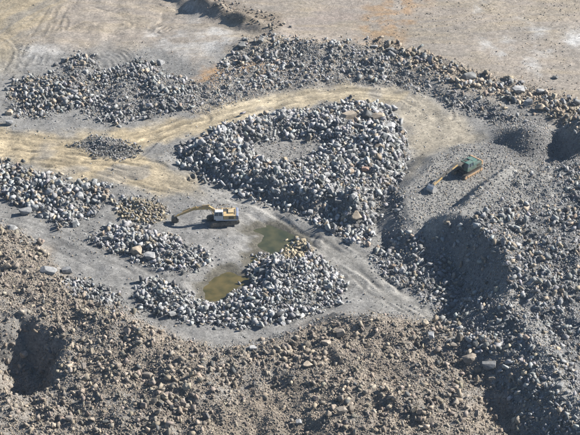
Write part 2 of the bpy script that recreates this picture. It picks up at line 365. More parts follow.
# ------------------------------------------------------------------ ground sheet
def base_color(x, y, z):
    u, v = project(x, y, z)
    u2 = u+fbm(x, y, 4, 4, 81)*9; v2 = v+fbm(x, y, 4, 4, 82)*5
    def g(n): return mk(n, u2, v2)[..., None]
    def mix(c, n, col, k=1.0):
        t = (g(n) if isinstance(n, str) else n[..., None])*k
        return c*(1-t)+np.array(col)*t
    c = np.zeros(x.shape+(3,))+np.array([.258, .250, .236])
    c = mix(c, 'terr', (.36, .312, .262)); c = mix(c, 'tanTL', (.35, .295, .20), .8)
    c = mix(c, 'pink', (.365, .30, .258), .9)
    c = mix(c, sstep(-.1, .7, fbm(x, y*1.8, 14, 4, 91))*mk('terr', u2, v2), (.275, .25, .222), .5)
    c = mix(c, sstep(.0, .8, fbm(x, y*2.2, 10, 4, 93))*mk('terr', u2, v2), (.36, .305, .225), .6)
    c = mix(c, 'road', (.44, .37, .255), .9)
    c = mix(c, 'lowroad', (.30, .285, .255), .5)
    c = mix(c, 'yard', (.26, .252, .24), .6)
    c = mix(c, 'brown', (.265, .225, .182), .95); c = mix(c, mk('brown', u2, v2)*sstep(-.1, .6, fbm(x, y, 9, 4, 170)), (.225, .215, .20), .8)
    c = mix(c, 'btone', (.25, .205, .155), .6)
    c = mix(c, 'rubR', (.195, .195, .195), .95); c = mix(c, 'rubT', (.26, .235, .20), .7)
    for n in HEAPS: c = mix(c, n, (.21, .205, .195), .85)
    c = mix(c, 'rubK', (.29, .25, .20), .7); c = mix(c, 'gold', (.30, .26, .19), .7)
    c = mix(c, 'bank', (.21, .17, .13), .8); c = mix(c, 'pad', (.285, .275, .255), .9); c = mix(c, 'hole', (.25, .24, .225), .9)
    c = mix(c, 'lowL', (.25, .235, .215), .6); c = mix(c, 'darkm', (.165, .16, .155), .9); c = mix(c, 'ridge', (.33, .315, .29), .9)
    wn = sstep(-.5, .6, fbm(x, y, 3.0, 4, 95))
    c = mix(c, mk('white', u2, v2)*wn, (.56, .55, .53), .95)
    c = mix(c, mk('orange', u2, v2)*sstep(-.6, .4, fbm(x, y, 2.2, 4, 96)), (.40, .24, .11), .8)
    # streaks of drag marks and patchy wear
    c = c*(1+0.10*fbm(x, y, 5, 4, 97)+0.07*fbm(x*.4+y*.9, (y*.4-x)*.2, 1.5, 3, 98))[..., None]
    c = mix(c, mk('road', u2, v2)*sstep(260, 120, u)*(1-mk('small_left', u2, v2)), (.46, .375, .245), .8)
    st = sstep(.25, .8, fbm(x, y, 7, 3, 99))*mk('road', u2, v2)
    c = mix(c, st, (.30, .28, .25), .7)
    for ln, nm_ in (([(-40,140),(0,146),(60,150),(110,146),(160,134),(240,111),(290,99),(350,93),(400,98),(440,118),(450,140)], 'road'), ([(-40,152),(60,162),(130,168),(180,184),(215,198),(270,222),(320,245),(360,272),(400,300),(430,312)], 'both')):
        g_ = gpoly(ln); d_, al = ldist(g_, x, y, list(np.concatenate([[0], np.cumsum([math.dist(g_[q], g_[q+1]) for q in range(len(g_)-1)])])))
        sk = fbm(d_+fbm(x, y, 8, 2, 160)*.8, al*.045, .8, 3, 161)
        mm = mk('road', u2, v2) if nm_ == 'road' else np.maximum(mk('road', u2, v2)*.6, mk('lowroad', u2, v2))
        mm = mm*sstep(14, 6, d_)
        c = c*(1+.34*(sk*mm))[..., None]
        tr = mm*(np.exp(-((d_-.9)/.45)**2))*sstep(-.6, .2, fbm(al, d_*0, 6, 2, 163))
        c = c*(1+.16*tr)[..., None]
    cxx, cyy = G(-2, 56, 2); rr = np.hypot(x-cxx, (y-cyy)*1.0)
    sw = fbm(rr+.6*fbm(x, y, 6, 2, 171), np.arctan2(y-cyy, x-cxx)*4, 1.1, 2, 172)*sstep(9, 5, rr)
    la = (x*.80-y*.60); lb = (x*.60+y*.80)
    sw = sw+fbm(la+fbm(x, y, 10, 2, 173), lb*.07, 1.0, 3, 174)*mk('tanTL', u2, v2)*sstep(4, 9, rr)
    tr_ = mk('terr', u2, v2); ben = fbm(x, y, 30, 2, 175)*6
    sw = sw+fbm(x*.12, y+ben, 1.3, 3, 176)*tr_*.35*(1-mk('tanTL', u2, v2))
    sw = sw*1.5; c = mix(c, np.clip(sw, 0, 1)*tr_, (.40, .33, .225), .75); c = mix(c, np.clip(-sw, 0, 1)*tr_, (.25, .23, .20), .75)
    hxr, hyr = x+fbm(x, y, 9, 2, 61)*.5, y+fbm(x, y, 9, 2, 62)*.5
    for line, z0, off, dep in RUTS:
        d_ = ldist(line, hxr, hyr); brk = sstep(-.35, .25, fbm(x, y, 5, 2, 71))
        for o_ in off: c = c*(1-(.20 if dep < .2 else .35)*brk*np.exp(-((d_-o_)/.30)**2)+.10*brk*np.exp(-((d_-o_-.55)/.28)**2))[..., None]
    # damp rims of the ponds
    for p in (POND1, POND2, POND3):
        q = np.zeros(x.shape); bx = (np.abs(x) < 30) & (np.abs(y+10) < 45)
        q[bx] = sstep(-1.9, -.7, sdf(gpoly(p, 0), x[bx], y[bx])+fbm(x[bx], y[bx], 1.2, 2, 101)*.5)
        c = mix(c, q, (.12, .108, .08), .85)
    return np.clip(c*ALB, .02, .8)
ny, nx = X.shape
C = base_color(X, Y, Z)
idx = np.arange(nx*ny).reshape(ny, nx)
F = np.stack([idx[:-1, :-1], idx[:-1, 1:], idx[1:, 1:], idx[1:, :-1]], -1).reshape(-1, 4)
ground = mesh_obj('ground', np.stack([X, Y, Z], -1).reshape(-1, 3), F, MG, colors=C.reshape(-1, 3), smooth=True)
tag(ground, 'bare dusty quarry floor with tan haul roads and banked dumps', 'ground', kind='structure')

# ------------------------------------------------------------------ pond water
def water(name, poly, zlev, col, label):
    P = np.array(gpoly(poly, 0)); c = P.mean(0); n = len(P)
    ring = c+(P-c)*1.12
    bm = bmesh.new(); vs = [bm.verts.new((p[0], p[1], zlev)) for p in ring]
    bm.faces.new(vs); bmesh.ops.triangulate(bm, faces=bm.faces[:])
    me = bpy.data.meshes.new(name); bm.to_mesh(me); bm.free()
    m, t, p = node_mat(name+'_water'); p.inputs['Roughness'].default_value = .06; p.inputs['IOR'].default_value = 1.33
    n1 = t.nodes.new('ShaderNodeTexNoise'); n1.inputs['Scale'].default_value = .45; n1.inputs['Detail'].default_value = 5
    g = t.nodes.new('ShaderNodeNewGeometry'); t.links.new(g.outputs['Position'], n1.inputs['Vector'])
    r = t.nodes.new('ShaderNodeValToRGB'); r.color_ramp.elements[0].position = .35; r.color_ramp.elements[1].position = .62
    r.color_ramp.elements[0].color = (*col[0], 1); r.color_ramp.elements[1].color = (*col[1], 1)
    t.links.new(n1.outputs['Fac'], r.inputs[0]); t.links.new(r.outputs[0], p.inputs['Base Color'])
    me.materials.append(m); o = bpy.data.objects.new(name, me); COL.objects.link(o)
    tag(o, label, 'pond', kind='structure'); return o
water('pond', POND1, -.12, ((.030, .036, .020), (.065, .062, .032)), 'dark olive pond below the yellow excavator, hooked at its left end')
water('pond', POND2, -.12, ((.045, .042, .016), (.10, .078, .030)), 'mustard coloured puddle at the left side of the rock heap')
water('pond', POND3, -.10, ((.06, .055, .025), (.09, .075, .035)), 'tiny brown puddle between the two bigger ponds')

# ------------------------------------------------------------------ rock templates
def rock_template(n, seed, flat=1.0, bevel=0.0):
    r = np.random.default_rng(seed)
    p = r.normal(size=(n, 3)); p /= np.linalg.norm(p, axis=1)[:, None]
    p *= (0.66+0.34*r.random((n, 1)))
    # chop with a few planes so the block has broad faces
    for k in range(3 if n < 13 else 6):
        nn = r.normal(size=3); nn /= np.linalg.norm(nn); d = .52+.25*r.random()
        e = np.maximum(0, p@nn-d); p = p-e[:, None]*nn
    bm = bmesh.new()
    for q in p: bm.verts.new(q)
    bmesh.ops.convex_hull(bm, input=bm.verts[:])
    bmesh.ops.delete(bm, geom=[v for v in bm.verts if not v.link_faces], context='VERTS')
    if bevel:
        bmesh.ops.dissolve_limit(bm, angle_limit=math.radians(7), verts=bm.verts[:], edges=bm.edges[:])
        bmesh.ops.bevel(bm, geom=bm.edges[:], offset=bevel, segments=1, affect='EDGES', clamp_overlap=True)
    bmesh.ops.triangulate(bm, faces=bm.faces[:])
    bmesh.ops.recalc_face_normals(bm, faces=bm.faces[:])
    bm.verts.index_update()
    V = np.array([v.co[:] for v in bm.verts]); Fc = np.array([[v.index for v in f.verts] for f in bm.faces])
    bm.free(); V -= V.mean(0)
    return V, Fc
def block_template(seed, bevel=0.0, chops=3):
    r = np.random.default_rng(seed)
    p = np.array([(a, b, c) for a in (-1, 1) for b in (-1, 1) for c in (-1, 1)], float)*np.array([.50, .44, .38])
    p = p*(1+r.normal(size=(8, 3))*.20)+r.normal(size=(8, 3))*.05
    bm = bmesh.new()
    for q in p: bm.verts.new(q)
    bmesh.ops.convex_hull(bm, input=bm.verts[:])
    for k in range(chops):
        nn = r.normal(size=3); nn /= np.linalg.norm(nn); mx_ = max(v.co.dot(Vector(nn)) for v in bm.verts)
        res = bmesh.ops.bisect_plane(bm, geom=bm.verts[:]+bm.edges[:]+bm.faces[:], plane_co=Vector(nn*mx_*(.60+.2*r.random())), plane_no=Vector(nn), clear_outer=True)
        bmesh.ops.holes_fill(bm, edges=[e for e in bm.edges if e.is_boundary])
    if bevel:
        bmesh.ops.dissolve_limit(bm, angle_limit=math.radians(6), verts=bm.verts[:], edges=bm.edges[:])
        bmesh.ops.bevel(bm, geom=bm.edges[:], offset=bevel, segments=1, affect='EDGES', clamp_overlap=True)
    bmesh.ops.triangulate(bm, faces=bm.faces[:]); bmesh.ops.recalc_face_normals(bm, faces=bm.faces[:]); bm.verts.index_update()
    V = np.array([v.co[:] for v in bm.verts]); Fc = np.array([[v.index for v in f.verts] for f in bm.faces]); bm.free(); V -= V.mean(0)
    return V, Fc
TPL = [rock_template(6+k % 5, 100+k) for k in range(10)]+[block_template(700+k, 0, k % 3) for k in range(34)]
TPS = [rock_template(8, 300+k) for k in range(14)]
TPB = [rock_template(24+k % 7, 500+k, bevel=.03) if k % 4 == 0 else block_template(800+k, .025, 3+k % 3) for k in range(16)]

def rotmats(n, r, tilt=1.0):
    q = r.normal(size=(n, 4)); q /= np.linalg.norm(q, axis=1)[:, None]
    a, b, c, d = q.T
    return np.stack([1-2*(c*c+d*d), 2*(b*c-a*d), 2*(b*d+a*c), 2*(b*c+a*d), 1-2*(b*b+d*d), 2*(c*d-a*b), 2*(b*d-a*c), 2*(c*d+a*b), 1-2*(b*b+c*c)], -1).reshape(n, 3, 3)
def merge_rocks(name, pos, size, colr, tpls, r):
    n = len(pos); which = r.integers(0, len(tpls), n)
    Vs, Fs, Cs = [], [], []; off = 0
    for k, (tv, tf) in enumerate(tpls):
        s = np.where(which == k)[0]
        if not len(s): continue
        R = rotmats(len(s), r)
        an = np.stack([1.2+.5*r.random(len(s)), .9+.35*r.random(len(s)), .6+.4*r.random(len(s))], -1)
        v = tv[None]*an[:, None, :]*(size[s]*.5)[:, None, None]
        v = np.einsum('nij,nvj->nvi', R, v)+pos[s][:, None, :]
        f = tf[None]+(np.arange(len(s))*len(tv))[:, None, None]+off
        off += len(s)*len(tv)
        Vs.append(v.reshape(-1, 3)); Fs.append(f.reshape(-1, 3)); Cs.append(np.repeat(colr[s], len(tv), 0))
    return mesh_obj(name, np.concatenate(Vs), np.concatenate(Fs), MR, colors=np.concatenate(Cs))

# ------------------------------------------------------------------ scatter rocks over the ground
GREY = np.array([.357, .355, .350]); TAN = np.array([.42, .35, .27]); BRN = np.array([.34, .292, .24]); DRK = np.array([.16, .16, .155]); GOLD = np.array([.46, .39, .275])
def tint(n, r, ptan, pdark, base=GREY):
    c = np.repeat(base[None], n, 0); k = r.random(n)
    c[k < ptan] = TAN; c[(k >= ptan) & (k < ptan+pdark)] = DRK
    return c*(0.62+0.70*r.random((n, 1)))*(1+r.normal(size=(n, 3))*.02)
ZONES = [  # zone, rocks per m2, min, max size, exponent, tan share, dark share, base
 ('upper_left', 5.4, .40, 1.25, 2.0, .24, .10, GREY*1.1), ('upper_mid', 5.0, .38, 1.1, 2.2, .10, .12, GREY*1.05), ('small_left', 8.0, .22, .5, 2.0, .03, .15, GREY*.95),
 ('curved', 6.2, .36, 1.45, 2.7, .09, .08, GREY*1.2), ('west', 5.6, .38, 1.5, 2.4, .20, .08, GREY*1.15), ('golden', 6.0, .45, .95, 2.0, .35, .05, GREY),
 ('middle', 5.4, .42, 1.2, 2.0, .12, .08, GREY*1.2), ('lower_left', 3.8, .42, 1.0, 2.0, .1, .1, GREY), ('pond', 6.8, .38, 1.2, 2.3, .07, .10, GREY*1.25),
 ('rubR', 4.4, .36, 1.25, 2.4, .20, .09, GREY*1.02), ('rubT', 4.2, .33, 1.05, 2.6, .18, .06, GREY*1.08), ('rubK', 3.2, .42, 1.7, 2.4, .55, .05, GREY*.95),
 ('rub2', 2.4, .32, 1.0, 2.4, .2, .15, GREY*.95),
 ('bank', 2.0, .25, .8, 2.5, .2, .3, BRN*.9),
 ('brown', 3.8, .30, 1.3, 3.6, .30, .06, BRN), ]
ZN = {'upper_left': 'the broken rock heap at the far left beyond the haul road', 'upper_mid': 'the low rock heap left of the terrace bank', 'small_left': 'the small dark heap in the fork of the haul road',
 'curved': 'the large ring shaped heap inside the road loop', 'west': 'the rock heap at the left edge below the haul road', 'golden': 'the small yellowish heap by the yellow excavator bucket',
 'middle': 'the flat heap below the yellow excavator bucket', 'lower_left': 'the little heap above the dark hollow', 'pond': 'the heap around the two ponds',
 'rubR': 'the grey dump slope on the right', 'rubT': 'the bank between haul road and upper terrace', 'rubK': 'the line of stones along the terrace edge', 'brown': 'the brown dump in the foreground', 'bank': 'the far earth bank at the top edge', 'rub2': 'the thin band of stones beyond the green excavator', 'open': 'the open ground'}
area = (2*76)*(102+76)
Rp, Rs, Rc, Rz = [], [], [], []
Xr, Yr = 76, (-76, 102)
prev = None
for zi, (nm, dens, s0, s1, ex, pt, pd, base) in enumerate(ZONES):
    r = np.random.default_rng(1000+zi)
    n = int(area*dens)
    x = r.uniform(-Xr, Xr, n); y = r.uniform(Yr[0], Yr[1], n); z = HZ(x, y)
    u, v = project(x, y, z); uj = u+fbm(x, y, 2, 2, 111)*5; vj = v+fbm(x, y, 2, 2, 112)*3.5
    m = mk(nm, uj, vj)
    if nm in ('rubR', 'rubT', 'rub2', 'rubK', 'brown'):
        m = m*(1-mk('gap', u, v))*(1-mk('pad', u, v)*.9)*(1-mk('ridge', u, v)*.85)*(1-mk('darkm', u, v)*.85)*(1-mk('hole', u, v))
        cl = fbm(x, y, 5, 3, 120+zi)
        m = m*np.clip(.8+.75*cl, .3, 1)
        if nm in ('brown', 'rubT'): m = m*(1-.6*mk('btone', u, v))
        if nm == 'brown': m = m*(1-mk('rubR', u, v)*.75)*(1-mk('lowroad', u, v))
        if nm == 'rubK': m = m*(1-mk('rubT', u, v))
    if nm in ('upper_mid', 'upper_left'): m = m*np.clip(.7+.7*fbm(x, y, 4, 2, 130), .1, 1)
    k = (r.random(n) < m) & (u > -75) & (u < 655) & (v > -40) & (v < 500)
    gs = np.hypot(HZ(x+.7, y)-HZ(x-.7, y), HZ(x, y+.7)-HZ(x, y-.7))/1.4     # steep fresh faces shed their stones
    if nm in ('rubR', 'brown'): k &= r.random(n) > .72*sstep(.6, .85, gs)*sstep(310, 285, v)*(1-mk('brown', u, v))
    # stay out of the water except for the pond heap, and off the machines
    for p in (POND1, POND2):
        k &= ~((sdf(p, u, v) > -1) & (r.random(n) < .96) & ~(sdf([(280,250),(284,242),(294,240),(304,243),(308,252),(304,260),(280,260)], u, v) > 0))
    x, y, z = x[k], y[k], z[k]; n = len(x)
    s = s0+(s1-s0)*r.random(n)**ex
    cl = 1+.25*fbm(x, y, 6, 2, 140+zi); s = s*np.clip(cl, .7, 1.35)
    c = tint(n, r, pt, pd, base)
    uu_, vv_ = project(x, y, z); gmask = mk('gold', uu_, vv_) > .5
    gmask &= r.random(n) < np.where(nm == 'pond', .9, .5); c[gmask] = GOLD*(0.7+.5*r.random((gmask.sum(), 1)))
    z = z+s*(r.random(n)*.5-.1)+(.22*r.random(n)**2 if nm in HEAPS else 0)
    Rp.append(np.stack([x, y, z], -1)); Rs.append(s); Rc.append(c); Rz += [nm]*n

# hand placed boulders: px, py, width px, tint, proportions, label
BOULD = [
 (9,112,8,TAN*1.25,(1,.9,.9),'orange tan boulder at the left tip of the far left heap'),
 (10,122,9,GREY*1.05,(1.1,.9,.8),'grey flat boulder at the picture edge beside the haul road'),
 (83,62,7,TAN*1.15,(1,.9,.9),'tan boulder on the peak of the far left heap'),
 (86,71,7,GREY*1.2,(.9,.9,1),'pale upright boulder just below the peak of the far left heap'),
 (160,62,8,GREY*1.1,(1.1,.9,.8),'lone grey boulder on the open terrace above the low heap'),
 (141,62,7,DRK*1.2,(1.1,.9,.8),'dark boulder at the tip of the low heap beside the terrace'),
 (348,113,16,TAN*1.15,(1.3,.9,.55),'wide tan slab with a flat sloping top on the ring shaped heap'),
 (358,124,10,GREY*.8,(1.3,.8,.6),'dark grey block below the wide tan slab'),
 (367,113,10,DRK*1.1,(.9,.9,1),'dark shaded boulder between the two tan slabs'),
 (381,115,15,TAN*1.2,(1.2,.9,.7),'long tan slab at the top right corner of the ring shaped heap'),
 (390,125,12,GREY*1.35,(1.1,.9,.75),'pale grey boulder at the outer corner by the road loop'),
 (366,168,10,np.array([.40,.27,.215]),(1.1,.9,.8),'pinkish boulder on the right arm of the ring shaped heap'),
 (356,216,10,TAN*.95,(1,.9,.9),'round brown boulder beside the shaded hollow of the ring shaped heap'),
 (340,200,9,GREY*.8,(1.2,.9,.7),'grey brown boulder above the shaded hollow of the ring shaped heap'),
 (310,211,8,GREY*1.35,(1,.9,.8),'pale boulder on the front flank of the ring shaped heap'),
 (327,174,8,GREY*1.25,(1,.9,.8),'pale boulder in the middle of the ring shaped heap, right of its gravel floor'),
 (79,196,10,GREY*1.15,(.9,.9,1),'tall grey boulder in the middle of the left edge heap'),
 (27,210,13,GREY*1.0,(1.2,.9,.75),'large grey boulder on the front edge of the left edge heap'),
 (105,196,8,TAN*1.05,(1,.9,.8),'tan grey boulder at the right end of the left edge heap'),
 (88,184,8,GREY*1.2,(1,.9,.8),'pale boulder on the back of the left edge heap'),
 (136,250,12,TAN*1.1,(1,.9,.85),'tan boulder beside the grey one on the flat heap'),
 (149,255,13,GREY*1.1,(1.1,.9,.85),'large grey boulder at the front of the flat heap'),
 (48,268,15,GREY*1.0,(1.35,.9,.55),'long low boulder, left one of the pair on the gravel track'),
 (66,269,13,GREY*1.1,(1.1,.9,.7),'squat boulder, right one of the pair on the gravel track'),
 (13,226,9,GREY*1.0,(1.2,.9,.6),'dark flat boulder alone between left edge heap and brown dump'),
 (342,331,13,BRN*1.1,(1,.9,.9),'rounded brown boulder on the lip of the foreground dump'),
 (326,341,10,BRN*1.2,(1.2,.9,.7),'light brown slab left of the rounded boulder on the dump lip'),
 (343,409,14,BRN*1.1,(1,.9,.85),'round brown boulder low in the foreground dump'),
 (307,364,8,TAN*1.25,(1.2,.9,.7),'bright tan stone in the middle of the foreground dump'),
 (300,421,8,GREY*1.1,(1,.9,.8),'greyish stone near the bottom edge of the picture'),
 (252,347,9,GREY*1.3,(1.2,.9,.7),'pale slab at the back edge of the foreground dump'),
 (431,336,10,GREY*1.3,(.7,.8,1.3),'pale upright block standing on the dump right of centre'),
 (470,357,13,BRN*.95,(1.2,.9,.8),'brown boulder at the left of the cluster in the right gully'),
 (490,365,15,GREY*.75,(1.2,.9,.8),'large slate grey boulder in the right gully'),
 (478,369,9,TAN*.8,(1,.9,.8),'small tan boulder in front of the slate grey one'),
 (492,376,9,TAN*1.05,(1.2,.9,.6),'light tan slab below the slate grey boulder'),
 (468,74,14,DRK*1.5,(1.4,.9,.6),'long dark slab on the terrace edge line of stones'),
 (518,88,15,GREY*1.3,(1.2,.9,.8),'largest pale boulder in the terrace edge line of stones'),
 (528,101,12,GREY*1.05,(1.1,.9,.8),'grey boulder below the largest pale one on the terrace edge'),
 (540,90,11,GREY*1.1,(1.1,.9,.7),'flat grey boulder right of the largest pale one on the terrace edge'),
 (541,105,11,TAN*1.1,(1.1,.9,.7),'tan boulder near the right end of the terrace edge stones'),
 (556,76,8,DRK*1.4,(1.2,.9,.6),'small dark boulder alone on the terrace above the edge stones'),
 (390,48,10,DRK*1.3,(1.2,.9,.7),'dark boulder at the left start of the terrace edge stones'),
 (375,45,9,GREY*1.2,(1.3,.9,.6),'pale flat boulder next to the dark one at the terrace edge'),
 (242,45,8,DRK*1.6,(1,.9,.8),'dark boulder at the left tip of the bank under the terrace'),
 (262,40,7,DRK*1.6,(1,.9,.9),'dark block on the crest of the bank under the terrace'),
 (290,26,4,DRK*1.4,(1,.9,.8),'small dark stone alone on the smooth pinkish terrace'),
 (172,313,9,GREY*.9,(1.2,.9,.8),'grey boulder in the front edge of the pond heap'),
 (24,353,9,BRN*1.2,(1,.9,.9),'brown boulder on the left rim of the dark hollow'),
 (70,418,10,BRN*1.1,(1,.9,.8),'brown boulder near the bottom left corner'),
 (148,373,10,BRN*1.25,(1.2,.9,.7),'light brown boulder in the left half of the foreground dump'),
 (560,384,9,GREY*1.0,(1,.9,.8),'grey boulder beside the light ridge at the lower right'),
]
def boulder_mesh(k):
    V, Fc = TPB[k % len(TPB)]
    me = bpy.data.meshes.new('boulder'); me.from_pydata([tuple(v) for v in V], [], [tuple(int(i) for i in f) for f in Fc]); me.materials.append(MB_); return me
BM = [boulder_mesh(k) for k in range(len(TPB))]
def place_rock(name, k, loc, dims, col, rot, label, group):
    o = bpy.data.objects.new(name, BM[k % len(BM)]); COL.objects.link(o)
    o.location = loc; o.scale = dims; o.rotation_euler = rot; o.color = (*[float(min(.8, a*ALB)) for a in col], 1)
    tag(o, label, 'boulder' if name == 'boulder' else 'rock', group); return o
bl = []
for i, (pu, pv, wpx, col, pr, lab) in enumerate(BOULD):
    hm = pr[2]*wpx/6.3*.35
    x, y, z = hit(pu, pv+wpx*.3)
    sc = math.hypot(CAM[1]-y, CAM[2]-z)/FPX
    s = wpx*sc*(.60 if pv < 108 and pu > 360 else .68)
    place_rock('boulder', i, (x, y, z+s*pr[2]*.42), (s*pr[0], s*pr[1], s*pr[2]), col, (random.uniform(-.25, .25), random.uniform(-.25, .25), random.uniform(-.5, .5)), lab, 'large boulders on the quarry floor and dumps')
    bl.append((x, y, s*1.1))
P = np.concatenate(Rp); S = np.concatenate(Rs); CC = np.concatenate(Rc); ZZ = np.array(Rz)
keep = np.ones(len(P), bool)
for x, y, s in bl: keep &= np.hypot(P[:, 0]-x, P[:, 1]-y) > s*.9
# keep clear of both machines
EX1 = hit(223, 222); EX2 = hit(467, 173)
for (ex, ey, ez), tip in ((EX1, hit(172, 225)), (EX2, hit(424, 194))):
    keep &= np.hypot(P[:, 0]-ex, P[:, 1]-ey) > 3.6
    keep &= np.hypot(P[:, 0]-tip[0], P[:, 1]-tip[1]) > 1.1
P, S, CC, ZZ = P[keep], S[keep], CC[keep], ZZ[keep]
# the largest of them are single objects
u, v = project(P[:, 0], P[:, 1], P[:, 2]); dep = (P[:, 1]-CAM[1])*CP-(P[:, 2]-CAM[2])*SP
show = S/dep*((u > 4) & (u < 576) & (v > 4) & (v < 431))
big = np.argsort(-show)[:300-len(BOULD)]
isb = np.zeros(len(P), bool); isb[big] = True
LM = [(9,118,'leftmost tan boulder'),(84,66,'far left heap peak'),(160,62,'lone terrace boulder'),(105,146,'small fork heap'),(348,113,'wide tan slab'),(386,120,'pale corner boulder'),(366,168,'pinkish boulder'),
 (356,216,'round ring-heap boulder'),(284,150,'gravel floor of the ring heap'),(200,155,'left tip of the ring heap'),(245,185,'front edge of the ring heap'),(79,196,'tall left-heap boulder'),(27,210,'big left-edge boulder'),(142,253,'tan and grey boulder pair'),
 (57,268,'long low boulder pair'),(140,212,'yellowish heap'),(223,218,'yellow excavator'),(280,238,'olive pond'),(225,285,'mustard puddle'),(145,300,'left end of the pond heap'),(320,285,'right end of the pond heap'),(342,331,'dump lip boulder'),
 (343,409,'round bottom boulder'),(307,364,'bright tan stone'),(300,421,'bottom greyish stone'),(252,347,'pale back-edge slab'),(431,336,'pale upright block'),(486,365,'slate grey boulder'),(468,74,'long dark slab'),(520,90,'largest terrace-edge boulder'),
 (541,100,'tan terrace-edge boulder'),(470,172,'green excavator'),(470,240,'big shaded slope'),(536,130,'dark gravel cone'),(575,147,'shaded right edge pit'),(40,355,'dark hollow'),(70,418,'bottom left brown boulder'),(148,373,'light brown left boulder'),
 (550,365,'light dump ridge'),(560,384,'ridge-side grey boulder'),(250,45,'dark block on the bank crest'),(310,66,'middle of the stone bank'),(550,220,'middle of the right dump'),(400,250,'gravelly dip below the gravel pad'),(100,330,'upper left of the brown dump'),(210,385,'smooth patch of the brown dump'),
 (560,290,'right edge of the grey dump'),(400,400,'lower middle of the brown dump'),(100,400,'lower left of the brown dump'),(150,90,'low dark heap'),(420,300,'end of the lower track'),(520,415,'bottom right gully')]
ZS = {'upper_left':'far left heap','upper_mid':'low dark heap','small_left':'small fork heap','curved':'ring heap','west':'left edge heap','golden':'yellowish heap','middle':'flat heap','lower_left':'little heap','pond':'pond heap','bank':'far bank','rub2':'thin stone band','rubR':'grey dump','rubT':'stone bank','rubK':'terrace edge','brown':'brown dump'}
info = []
for i in big:
    c = CC[i]; lum = c.mean(); warm = c[0]/c[2]
    word = ('tan' if lum > .24 else 'brown') if warm > 1.3 else ('pale' if lum > .33 else 'grey' if lum > .2 else 'dark')
    d_ = [math.hypot(u[i]-a, v[i]-b) for a, b, _ in LM]; q = int(np.argmin(d_)); du, dv = u[i]-LM[q][0], v[i]-LM[q][1]
    dr = ('right' if du > 0 else 'left')+' of' if abs(du) > 2*abs(dv) else ('below' if dv > 0 else 'above') if abs(dv) > 2*abs(du) else ('below ' if dv > 0 else 'above ')+('right' if du > 0 else 'left')+' of'
    info.append((i, '%s rock %s the %s, in the %s' % (word, dr, LM[q][2], ZS[ZZ[i]]), d_[q]))
cnt = {}
for i, lab, d_ in info: cnt.setdefault(lab, []).append(d_)
ORD = ['', 'second ', 'third ', 'fourth ', 'fifth ', 'sixth ', 'seventh ', 'eighth ', 'ninth ', 'tenth ', 'eleventh ', 'twelfth ', 'thirteenth ', 'fourteenth ', 'fifteenth ', 'sixteenth ', 'seventeenth ', 'eighteenth ', 'nineteenth ', 'twentieth ']
for i, lab, d_ in info:
    L_ = sorted(cnt[lab])
    if len(L_) > 1: lab = lab.replace(' rock ', ' rock, %snearest ' % ORD[min(19, L_.index(d_))], 1)
    if len(lab.split()) > 16: lab = lab.split(', in the')[0]
    s = S[i]*.52
    place_rock('rock', int(rng.integers(0, 99)), tuple(P[i]), (s*rng.uniform(1.05, 1.3), s*rng.uniform(.85, 1.05), s*rng.uniform(.65, .9)), CC[i], tuple(rng.uniform(-3, 3, 3)), lab, 'larger rocks on '+ZN[ZZ[i]])
for zi, z_ in enumerate(ZONES):
    q = (ZZ == z_[0]) & ~isb
    if not q.any(): continue
    o = merge_rocks('rock_rubble', P[q], S[q], CC[q], TPL, np.random.default_rng(2000+zi))
    tag(o, {'upper_left':'grey broken rock heap with tan stones at the far left','upper_mid':'low dark grey rubble heap left of the terrace bank','small_left':'small dark grey rubble heap in the haul road fork',
            'curved':'large ring of grey broken rock inside the road loop','west':'grey and tan rock heap at the left edge below haul road','golden':'small yellowish rock heap by the yellow excavator bucket',
            'middle':'flat pale rock heap below the yellow excavator bucket','lower_left':'little grey rubble heap above the dark hollow','pond':'pale grey broken rock heap around the two ponds',
            'bank':'brown clods on the far earth bank at the top edge','rub2':'thin band of grey stones on the bench beyond the green excavator','rubR':'grey tipped rubble covering the big dump on the right','rubT':'grey rubble bank between haul road and upper terrace','rubK':'tan and grey stones lined up along the terrace edge','brown':'brown rubble covering the foreground dump'}[z_[0]], 'rubble', kind='stuff')

# ------------------------------------------------------------------ gravel between the rocks and over the floor
r = np.random.default_rng(77); n = 850000
x = r.uniform(-Xr, Xr, n); y = r.uniform(Yr[0], Yr[1], n); z = HZ(x, y); u, v = project(x, y, z)
rub = np.maximum.reduce([mk(a, u, v) for a in list(HEAPS)+['rubR', 'rubT', 'rub2', 'rubK', 'brown']])
den = np.clip(.035+.85*rub+.09*fbm(x, y, 5, 3, 150), .004, 1)*(1-.85*mk('road', u, v))
den = np.maximum(den*(1-mk('terr', u, v)*(.97-.45*sstep(330, 400, u))*(1-.9*np.clip(rub, 0, 1))), .45*mk('pad', u, v)); den = np.maximum(den, .40*mk('ridge', u, v)); den = np.maximum(den, .3*mk('hole', u, v)); den = np.maximum(den, .5*mk('darkm', u, v))
gs = np.hypot(HZ(x+.7, y)-HZ(x-.7, y), HZ(x, y+.7)-HZ(x, y-.7))/1.4
den = den*(1-.3*sstep(.6, .85, gs))
k = (r.random(n) < den) & (u > -40) & (u < 620) & (v > -25) & (v < 470)
for p in (POND1, POND2, POND3): k &= ~(sdf(p, u, v) > -1)
k &= np.hypot(x-EX1[0], y-EX1[1]) > 2.0
x, y, z, u, v = x[k], y[k], z[k], u[k], v[k]; n = len(x)
s = .10+.30*r.random(n)**2.0
c = tint(n, r, .18, .05, GREY); bm_ = mk('brown', u, v) > .5; c[bm_] = tint(bm_.sum(), r, .3, .1, BRN)
gm = mk('gold', u, v) > .5; c[gm] = GOLD*.7
bs = mk('terr', u, v) > .5; c[bs] = tint(bs.sum(), r, .6, .2, BRN)
o = merge_rocks('gravel', np.stack([x, y, z+s*.1], -1), s, c, TPS, r)
tag(o, 'small loose gravel strewn between the heaps and over the floor', 'gravel', kind='stuff')

